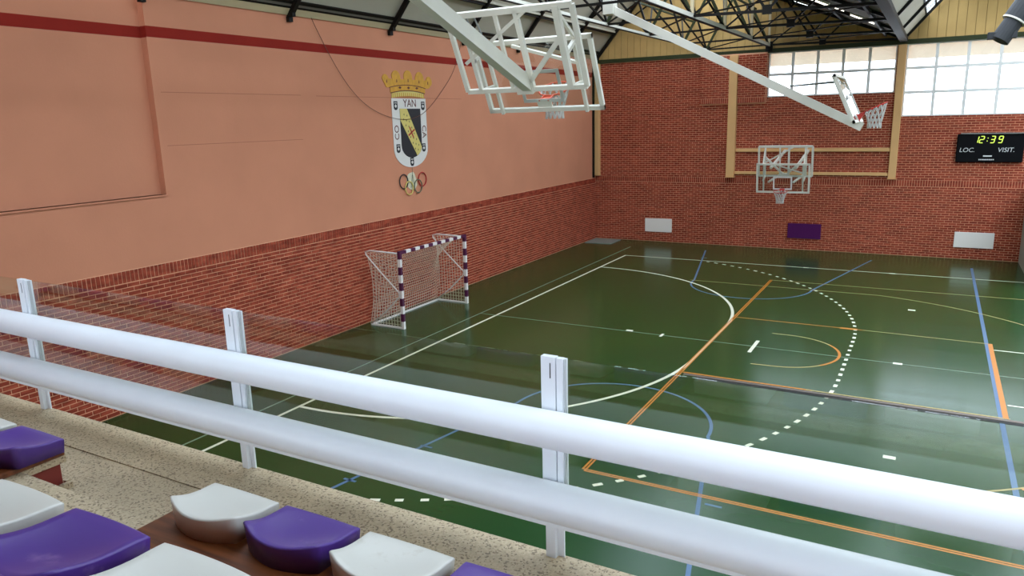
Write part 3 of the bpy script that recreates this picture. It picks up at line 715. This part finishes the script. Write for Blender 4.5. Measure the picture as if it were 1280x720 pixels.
basket('basketball_backboard', 'small far basketball backboard with red rim standing before the brick wall', (5.71, 10.34, 3.07), (1, 0, 0), (0, -math.sin(0.149), math.cos(0.149)), (0, -1, 0),
       [('support_arm', (5.2, 10.8, 3.4), (5.2, YB-0.02, 3.9), 0.08, 0.08, 'white_steel'), ('support_arm', (6.05, 10.8, 3.4), (6.05, YB-0.02, 3.9), 0.08, 0.08, 'white_steel'),
        ('support_arm', (5.15, 10.8, 2.9), (5.15, YB-0.02, 3.02), 0.06, 0.06, 'white_steel'), ('support_arm', (6.0, 10.8, 2.9), (6.0, YB-0.02, 3.02), 0.06, 0.06, 'white_steel')], 'red_rim')
tl = 0.427
def side_extra(t, P):
    MB().box((3.25, -0.14, 7.66), (3.5, 0.14, 8.0)).build('roof_pivot', 'white_steel', t)
    for a in (-0.3, 0.3): MB().tube([(7.5, a*0.3, 5.86), P(a, 0.42, -0.06)], 0.014, 6).build('brace_rod', 'grey_steel', t)
sb = Vector((8.72, 0, 5.07))
basket('basketball_backboard', 'white folded-up basketball backboard seen edge-on in front of the window', (8.66, 0, 5.55), (0, 1, 0), (-math.sin(tl), 0, math.cos(tl)), (1, 0, 0),
       [('support_arm', (3.43, 0, 7.77), (8.95, 0, 4.98), 0.12, 0.17, 'white_steel')], 'red_rim', side_extra, rear=False)

# ---- boards on the back wall
for x0, x1, z0, z1, mt, lab in ((-0.49, 0.70, 0.42, 1.0, 'panel_white', 'white rectangular board low on the brick wall near the left corner'), (5.44, 6.67, 0.45, 1.04, 'panel_purple', 'dark purple rectangular board low on the brick wall below the basket'),
                                (11.16, 12.38, 0.42, 0.98, 'panel_white', 'white rectangular board low on the brick wall under the scoreboard')):
    t = thing('wall_board', lab, 'wall board', 'boards on the back wall')
    MB().box((x0, YB-0.06, z0), (x1, YB-0.02, z1)).build('panel', mt, t, bevel=0.006)
    for sx in (x0+0.1, x1-0.16):
        MB().box((sx, YB-0.02, z0+0.1), (sx+0.06, YB-0.005, z1-0.1)).build('batten', 'grey_steel', t)
    rebase(t)

# ---- scoreboard
t = thing('scoreboard', 'black electronic scoreboard showing 12:39 on the brick wall', 'scoreboard')
sx0, sx1, sz0, sz1 = 10.94, 12.92, 3.46, 4.43; sy = YB-0.16
MB().box((sx0, sy, sz0), (sx1, YB-0.02, sz1)).build('case', 'sb_black', t, bevel=0.02)
MB().box((sx0+0.03, sy-0.012, sz0+0.03), (sx1-0.03, sy, sz1-0.03)).build('face', 'sb_black', t)
MB().box((sx0+0.1, YB-0.22, sz1), (sx1, YB-0.02, sz1+0.035)).build('top_lip', 'grey_steel', t)
SEG = {'1': 'bc', '2': 'abged', '3': 'abgcd', '9': 'abcdfg'}
def digit(ch, x, z, hgt):
    wdt = hgt*0.5; sh = 0.18
    def pt(a, b): return (x+a*wdt+sh*(b-0.5)*hgt, sy-0.018, z+(b-0.5)*hgt)
    E_ = dict(a=((0, 1), (1, 1)), b=((1, 1), (1, .5)), c=((1, .5), (1, 0)), d=((0, 0), (1, 0)), e=((0, 0), (0, .5)), f=((0, .5), (0, 1)), g=((0, .5), (1, .5)))
    mb = MB()
    for s in SEG[ch]:
        p, q = Vector(pt(*E_[s][0])), Vector(pt(*E_[s][1])); d = (q-p)*0.06; mb.bar(p+d, q-d, 0.027, 0.01, up=(0, 1, 0))
    mb.build('clock_digit', 'led', t)
dz = sz1-0.19
for ch, x in (('1', 11.46), ('2', 11.62), ('3', 11.94), ('9', 12.17)): digit(ch, x, dz, 0.22)
for b in (0.05, -0.05): MB().box((11.83+b*0.18, sy-0.02, dz+b-0.014), (11.855+b*0.18, sy-0.013, dz+b+0.014)).build('clock_colon_dot', 'led', t)
ital = Matrix(((1, 0.16, 0, 0), (0, 1, 0, 0), (0, 0, 1, 0), (0, 0, 0, 1)))
for body, x in (('LOC.', 11.27), ('VISIT.', 12.42)):
    text_mesh(body, 0.21, 'lettering', 'sb_text', t, wall_matrix((x, sy-0.015, 3.88), (1, 0, 0), (0, 0, 1)) @ ital)
mb = MB().box((11.76, sy-0.018, 3.655), (12.02, sy-0.012, 3.70)).build('maker_mark', 'sb_text', t)
mb = MB()
for i in range(11): mb.box((11.64+i*0.042, sy-0.018, 3.535), (11.668+i*0.042, sy-0.012, 3.575))
mb.build('maker_mark', 'sb_text', t)
rebase(t)

# ---- crest on the pink wall
t = thing('wall_crest', 'painted coat of arms with golden crown, white border and black shield on pink wall', 'crest')
XC = XL+0.004
def plate(poly, d0, d1, name, mt, parent=None): return MB().prism(poly, 0, XC+d0, XC+d1).build(name, mt, parent or t)
def shield(y0, y1, z0, z1, n=16, rr=None):
    r = rr or (y1-y0)/2; pts = [(y0, z1), (y0, z0+r*0.85)]
    c = (y0+y1)/2
    for i in range(1, n): a = math.pi+math.pi*i/n; pts.append((c+(y1-y0)/2*math.cos(a), z0+r*0.85+r*0.85*math.sin(a)))
    pts += [(y1, z0+r*0.85), (y1, z1)]
    return pts
plate(shield(-0.53, 1.06, 4.06, 5.98, rr=0.62), 0.0, 0.012, 'shield_border', 'crest_white')
plate(shield(-0.19, 0.77, 4.33, 5.70, rr=0.42), 0.012, 0.018, 'shield_field', 'crest_black')
plate([(-0.19, 5.70), (0.13, 5.70), (0.75, 4.62), (0.66, 4.46), (0.52, 4.38), (-0.19, 5.38)], 0.018, 0.023, 'diagonal_band', 'gold_pale')
for i in range(13):
    f = (i+0.7)/13.5
    for q in (-1, 0, 1):
        if (i+q) % 2 or (q == 0 and abs(f-0.5) < 0.12): continue
        y = -0.05+0.66*f+q*0.085; z = 5.60-1.12*f+q*0.05
        plate([(y-0.018, z), (y, z-0.035), (y+0.018, z), (y, z+0.03)], 0.023, 0.025, 'band_spot', 'crest_black')
mbc = MB()
for a in (0.5, -1.07):
    d = Vector((0, math.cos(a), math.sin(a)))*0.17; mbc.bar(Vector((XC+0.027, 0.29, 5.04))-d, Vector((XC+0.027, 0.29, 5.04))+d, 0.045, 0.004, up=(1, 0, 0))
mbc.build('red_cross', 'crest_red', t)
for y, z in ((-0.36, 5.77), (0.91, 5.77), (-0.34, 4.60), (0.86, 4.58), (0.26, 4.20)):
    s = plate(shield(y-0.085, y+0.085, z-0.11, z+0.13), 0.012, 0.016, 'small_shield', 'crest_black')
    plate([(y-0.05, z+0.0), (y, z-0.05), (y+0.05, z+0.0), (y, z+0.05)], 0.016, 0.019, 'small_shield_mark', 'crest_white', s)
    plate([(y-0.06, z+0.075), (y+0.06, z+0.075), (y+0.06, z+0.095), (y-0.06, z+0.095)], 0.016, 0.019, 'small_shield_mark', 'crest_white', s)
text_mesh('YAN', 0.30, 'lettering', 'crest_brown', t, wall_matrix((XC+0.014, 0.29, 5.84), (0, 1, 0), (0, 0, 1)))
text_mesh('CO', 0.27, 'lettering', 'crest_brown', t, wall_matrix((XC+0.014, -0.36, 5.05), (0, 0, 1), (0, -1, 0)))
text_mesh('CA', 0.27, 'lettering', 'crest_brown', t, wall_matrix((XC+0.014, 0.91, 5.05), (0, 0, -1), (0, 1, 0)))
# crown
def band(y0, y1, z, hgt, bow, n=12):
    c = (y0+y1)/2
    top = [(y0+(y1-y0)*i/n, z+hgt+bow*(1-((i/n-0.5)*2)**2)) for i in range(n+1)]; bot = [(y0+(y1-y0)*i/n, z+bow*(1-((i/n-0.5)*2)**2)) for i in range(n+1)]
    return top, bot
def strip(y0, y1, z, hgt, bow, d0, d1, name, mt):
    top, bot = band(y0, y1, z, hgt, bow); mb = MB()
    for i in range(len(top)-1): mb.prism([bot[i], bot[i+1], top[i+1], top[i]], 0, XC+d0, XC+d1)
    return mb.build(name, mt, t)
strip(-0.50, 1.0, 5.99, 0.13, 0.06, 0, 0.012, 'crown_fringe', 'gold_pale')
mbf = MB()
for i in range(16): y = -0.46+i*0.095; mbf.box((XC+0.012, y, 6.0), (XC+0.014, y+0.03, 6.13))
mbf.build('crown_fringe_lines', 'gold', t)
strip(-0.52, 1.03, 6.11, 0.025, 0.07, 0, 0.016, 'crown_edge', 'crest_brown'); strip(-0.55, 1.06, 6.13, 0.13, 0.075, 0, 0.014, 'crown_band', 'gold')
strip(-0.58, 1.09, 6.255, 0.022, 0.08, 0, 0.016, 'crown_edge', 'crest_brown')
for y in (-0.12, 0.27, 0.66): plate([(y-0.07, 6.27), (y, 6.235), (y+0.07, 6.27), (y, 6.305)], 0.014, 0.018, 'crown_jewel', 'crest_brown')
for i, y in enumerate((-0.60, -0.20, 0.27, 0.74, 1.13)):
    lean = (y-0.27)*0.16; z0 = 6.31-abs(y-0.27)*0.05; wd = 0.205 if 0 < i < 4 else 0.15; hh = 0.42 if 0 < i < 4 else 0.33
    poly = [(y-wd*0.75, z0), (y+wd*0.75, z0)]+[(y+lean+wd*math.cos(a), z0+hh*0.55+hh*0.5*math.sin(a)) for a in [math.pi*j/8-0.35+0.7*j/8*0 for j in range(9)]]
    lf = plate(poly, 0, 0.012, 'crown_leaf', 'gold')
    plate([(y+lean*0.6-0.02, z0+0.12), (y+lean*0.6+0.02, z0+0.12), (y+lean*0.6+0.012, z0+0.2), (y+lean*0.6-0.012, z0+0.2)], 0.012, 0.015, 'leaf_vein', 'crest_brown', lf)
plate([(-0.55, 6.25), (1.09, 6.25), (1.16, 6.50), (-0.63, 6.50)], 0, 0.008, 'crown_back', 'gold')
rebase(t)
# ---- rings emblem
t = thing('ring_emblem', 'small emblem of linked rings around a pale figure below the crest', 'emblem')
def ringw(y, z, r, mt, d):
    MB().tube([(XC+0.022+d, y+r*0.95*math.cos(2*math.pi*k/28), z+r*math.sin(2*math.pi*k/28)) for k in range(28)], 0.017, 6, closed=True).build('ring', mt, t)
ringw(-0.20, 3.68, 0.20, 'crest_black', 0.004); ringw(0.69, 3.68, 0.20, 'crest_red', 0.004); ringw(0.46, 3.50, 0.19, 'crest_green', 0.012); ringw(0.03, 3.48, 0.19, 'gold_pale', 0.012)
body = [(0.0, 3.50), (0.12, 3.42), (0.34, 3.42), (0.44, 3.55), (0.40, 3.72), (0.34, 3.86), (0.28, 3.92), (0.12, 3.90), (0.02, 3.86), (-0.04, 3.72)]
plate(body, 0.0, 0.014, 'figure', 'cream_net', t)
plate([(0.21, 3.45), (0.23, 3.45), (0.25, 4.06), (0.235, 4.06)], 0.014, 0.018, 'figure_line', 'crest_green', t)
plate([(0.13, 3.48), (0.15, 3.48), (0.225, 3.85), (0.215, 3.85)], 0.014, 0.018, 'figure_line', 'crest_green', t); plate([(0.31, 3.48), (0.33, 3.48), (0.245, 3.85), (0.235, 3.85)], 0.014, 0.018, 'figure_line', 'crest_green', t)
rebase(t)
# ---- drooping cable over the crest
pts = [(-3.47, 7.9), (-3.14, 7.34), (-2.41, 6.26), (-1.4, 5.61), (-0.22, 5.37), (0.5, 5.43), (1.14, 5.65), (2.02, 6.31), (2.77, 6.95), (3.1, 7.85)]
cv = bpy.data.curves.new('cable_path', 'CURVE'); cv.dimensions = '3D'; sp = cv.splines.new('NURBS'); sp.points.add(len(pts)-1)
for q, (y, z) in zip(sp.points, pts): q.co = (XL+0.045, y, z, 1)
sp.use_endpoint_u = True; sp.order_u = 4; cv.bevel_depth = 0.007; cv.bevel_resolution = 1; cv.resolution_u = 8
o = bpy.data.objects.new('tmp', cv); C.objects.link(o); dg = bpy.context.evaluated_depsgraph_get(); me = bpy.data.meshes.new_from_object(o.evaluated_get(dg)); bpy.data.objects.remove(o)
me.materials.clear(); tag(obj('hanging_cable', me, 'cable'), 'thin dark cable drooping across the crest on the pink wall', 'cable')

# ================================================================== THE STANDS
ZL, Z1, Z2, Z3, Z4 = 3.45, 3.63, 3.925, 4.20, 4.475
SX0, SX1 = XL+0.05, 26.0
st = MB()
st.box((SX0, -14.9, 0), (SX1, -14.585, ZL))                    # outer ledge
stand = struct(st.build('stand_ledge', 'terrazzo'))
NX0, NX1, NY0, NY1 = 6.43, 7.52, -15.42, -15.19                # notch where the aisle steps down
mb = MB(); mb.box((SX0, -15.85, 0), (SX1, -14.902, ZL-0.006))
stepf = struct(mb.build('stand_walkway', 'terrazzo'))
mb = MB(); mb.box((SX0, NY1-0.02-0.42, ZL-0.012), (NX0-0.03, NY1-0.02, Z1-0.045)); mb.box((NX1+0.03, NY1-0.44, ZL-0.012), (SX1, NY1-0.02, Z1-0.045)); mb.box((NX0-0.03, -15.85, ZL-0.012), (NX1+0.03, NY0-0.02, Z1-0.045))
rs = struct(mb.build('stand_riser', 'red_paint'))
mb = MB(); mb.box((SX0, -15.85, Z1-0.045), (NX0, NY1, Z1)); mb.box((NX1, -15.85, Z1-0.045), (SX1, NY1, Z1)); mb.box((NX0, -15.85, Z1-0.045), (NX1, NY0, Z1))
struct(mb.build('stand_tread', 'terrazzo'))
for za, zb, ya, yb in ((Z1, Z2, -16.57, -15.85), (Z2, Z3, -17.29, -16.57), (Z3, Z4, -18.01, -17.29), (Z4, Z4+.27, -18.73, -18.01)):
    struct(B((SX0, yb-0.72-0.02, 0), (SX1, yb-0.02, zb-0.045), 'stand_riser', 'red_paint')); struct(B((SX0, ya, zb-0.045), (SX1, yb, zb), 'stand_tread', 'terrazzo'))
B((6.405, -15.21, ZL-0.012), (6.43, -15.185, ZL+0.03), 'skirting', 'terrazzo', rs)
mb = MB().box((6.43, -15.25, ZL-0.012), (6.455, -15.19, ZL+0.025)).build('skirting', 'terrazzo', rs)

def board(x0, x1, y0, y1, z, label):
    t = tag(MB().box((x0, y0, z), (x1, y1, z+0.03)).build('bench_board', 'wood', bevel=0.006), label, 'bench board', 'wooden boards under the seats')
board(NX1+0.01, 11.75, -15.78, -15.20, Z1, 'brown wooden board under the front seats right of the aisle')
board(2.3, 6.45, -15.62, -15.20, Z1, 'brown wooden board under the front seats left of the aisle')
board(7.30, 11.75, -16.45, -15.95, Z2, 'brown wooden board under the second row seats right of the aisle')
board(2.3, 6.65, -16.45, -15.95, Z2, 'brown wooden board under the second row seats left of the aisle')
board(7.30, 9.2, -17.17, -16.67, Z3, 'brown wooden board under the third row seats right of the aisle')

def seat_mesh(name, wd=0.40, dp=0.30, hf=0.082, hr=0.115):
    """moulded low seat: flat front edge at y=0, bowed rear edge, dished top with raised rear corners"""
    NU, NV = 14, 10; bm = bmesh.new()
    def plan(u, v, ins=0.0):
        hw_ = wd/2-ins; x = u*hw_*(1-0.03*v)
        rear = dp-0.055*u*u-ins; front = ins+0.012*u*u
        return x, -(front+(rear-front)*v)
    def top(u, v): return hf+(hr-hf)*v**2*(0.55+0.45*u*u)-0.022*math.sin(math.pi*v)*(1-0.5*u*u)+0.006*u*u-0.012*(1-v)**6
    grid = [[None]*(NV+1) for _ in range(NU+1)]
    for i in range(NU+1):
        for j in range(NV+1):
            u, v = -1+2*i/NU, j/NV; x, y = plan(u, v, 0.007); grid[i][j] = bm.verts.new((x, y, top(u, v)))
    for i in range(NU):
        for j in range(NV): bm.faces.new((grid[i][j], grid[i][j+1], grid[i+1][j+1], grid[i+1][j]))
    loop = [(i, 0) for i in range(NU+1)]+[(NU, j) for j in range(1, NV+1)]+[(i, NV) for i in range(NU-1, -1, -1)]+[(0, j) for j in range(NV-1, 0, -1)]
    prev = [grid[i][j] for i, j in loop]
    for ins, dz in ((0.0025, -0.0015), (0.0, -0.006), (0.0, -0.008), (0.006, None)):
        ring = []
        for i, j in loop:
            u, v = -1+2*i/NU, j/NV; x, y = plan(u, v, ins); ring.append(bm.verts.new((x, y, 0.0 if dz is None else top(u, v)+dz)))
        for k in range(len(loop)): l = (k+1) % len(loop); bm.faces.new((prev[k], prev[l], ring[l], ring[k]))
        prev = ring
    bm.faces.new(prev)
    bmesh.ops.recalc_face_normals(bm, faces=bm.faces)
    me = bpy.data.meshes.new(name); bm.to_mesh(me); bm.free(); me.shade_smooth()
    return me
seat_w = seat_mesh('seat_shell_white'); seat_w.materials.append(MT['white_seat'])
seat_p = seat_mesh('seat_shell_purple'); seat_p.materials.append(MT['purple_seat'])
foot_me = bpy.data.meshes.new('seat_fixing'); _m = MB().box((-0.02, -0.16, 0.062), (0.02, -0.12, 0.068)); foot_me.from_pydata(_m.v, [], _m.f); foot_me.materials.append(MT['grey_steel'])
def seat(x, y, z, white, label, group, dp=1.0):
    o = tag(obj('stadium_seat', seat_w if white else seat_p, None), label, 'seat', group); o.location = (x, y, z); o.scale = (1.0, dp, 1.0)
    return o
ORD = ['first', 'second', 'third', 'fourth', 'fifth', 'sixth', 'seventh', 'eighth', 'ninth']
row1 = ['white front row seat at the aisle, left end of the right block', 'purple front row seat between two white ones, right of the aisle', 'white front row seat with purple seats on both sides, before the third railing post',
        'purple front row seat at the bottom edge beneath the third railing post']
for i, x in enumerate([7.815, 8.262, 8.712, 9.16]+[9.61+0.45*k for k in range(5)]):
    seat(x, -15.17, Z1+0.03, i % 2 == 0, row1[i] if i < 4 else '%s front row seat, %s to the right of the aisle' % ('white' if i % 2 == 0 else 'purple', ORD[i]), 'front row seats right of the aisle')
for i in range(9):
    lab = ['purple front row seat at the left of the aisle by the first railing post', 'white front row seat beside the purple one, left of the aisle'][i] if i < 2 else '%s front row seat, %s to the left of the aisle' % ('purple' if i % 2 == 0 else 'white', ORD[i])
    seat(6.285-0.45*i, -15.20, Z1+0.03, i % 2 == 1, lab, 'front row seats left of the aisle')
for i in range(9):
    x = 7.565+0.475*i
    lab = ['white second row seat at the left edge, first by the aisle', 'purple second row seat between two white seats, bottom left', 'white second row seat at the bottom, right of the purple one'][i] if i < 3 else '%s second row seat, %s to the right of the aisle' % ('white' if i % 2 == 0 else 'purple', ORD[i])
    seat(x, -15.89, Z2+0.03, i % 2 == 0, lab, 'second row seats right of the aisle', 1.3)
for i in range(9): seat(6.41-0.46*i, -15.89, Z2+0.03, i % 2 == 1, '%s second row seat, %s to the left of the aisle' % ('white' if i % 2 == 1 else 'purple', ORD[i]), 'second row seats left of the aisle', 1.3)
for i, x in enumerate((8.45, 7.99, 7.53)): seat(x, -16.44, Z3+0.03, i % 2 == 1, ['purple third row seat whose corner shows at the bottom left', 'white third row seat behind the purple second row seat', 'purple third row seat nearest the aisle'][i], 'third row seats', 1.1)

# ---- railing: posts, two thick tubes, glass
t = thing('railing', 'white railing with two thick round tubes, posts and glass panes along the stand', 'railing')
PXS = [1.28, 3.22, 5.165, 7.156, 9.048, 10.98, 12.92]
for x in PXS:
    p = MB().box((x-0.052, -14.632, 3.64), (x+0.012, -14.602, 4.36)).box((x+0.016, -14.628, 3.64), (x+0.042, -14.602, 4.357)).build('post', 'post', t)
    MB().box((x-0.05, -14.602, 3.64), (x+0.05, -14.592, 4.352)).build('post_back', 'post', p)
    MB().box((x+0.042, -14.618, 3.64), (x+0.047, -14.602, 4.352)).build('post_gasket', 'post_grey', p)  # thin grey strip along the side of the post
    MB().box((x-0.012, -14.6335, 4.27), (x-0.008, -14.632, 4.335)).build('post_slot', 'dark', p)
    MB().box((x-0.045, -14.625, ZL), (x-0.008, -14.6, 3.66)).box((x-0.008, -14.625, ZL), (x+0.0, -14.588, 3.66)).box((x+0.0, -14.6, ZL), (x+0.03, -14.592, 3.66)).build('post_foot', 'post', p)
for z, r, yy in ((4.083, 0.0765, -14.7095), (3.770, 0.0815, -14.7145)):
    MB().tube([(-0.5, yy, z), (13.6, yy, z)], r, 40).build('tube_rail', 'rail', t, smooth=True)
MB().box((-0.5, -14.67, 3.625), (13.6, -14.61, 3.665)).build('bottom_channel', 'post', t)
for a, b in zip(PXS[:-1], PXS[1:]): MB().prism([(-14.632, 3.66), (-14.624, 3.66), (-14.582, 4.345), (-14.590, 4.345)], 0, a+0.045, b-0.045).build('glass_pane', 'rail_glass', t)
rebase(t)
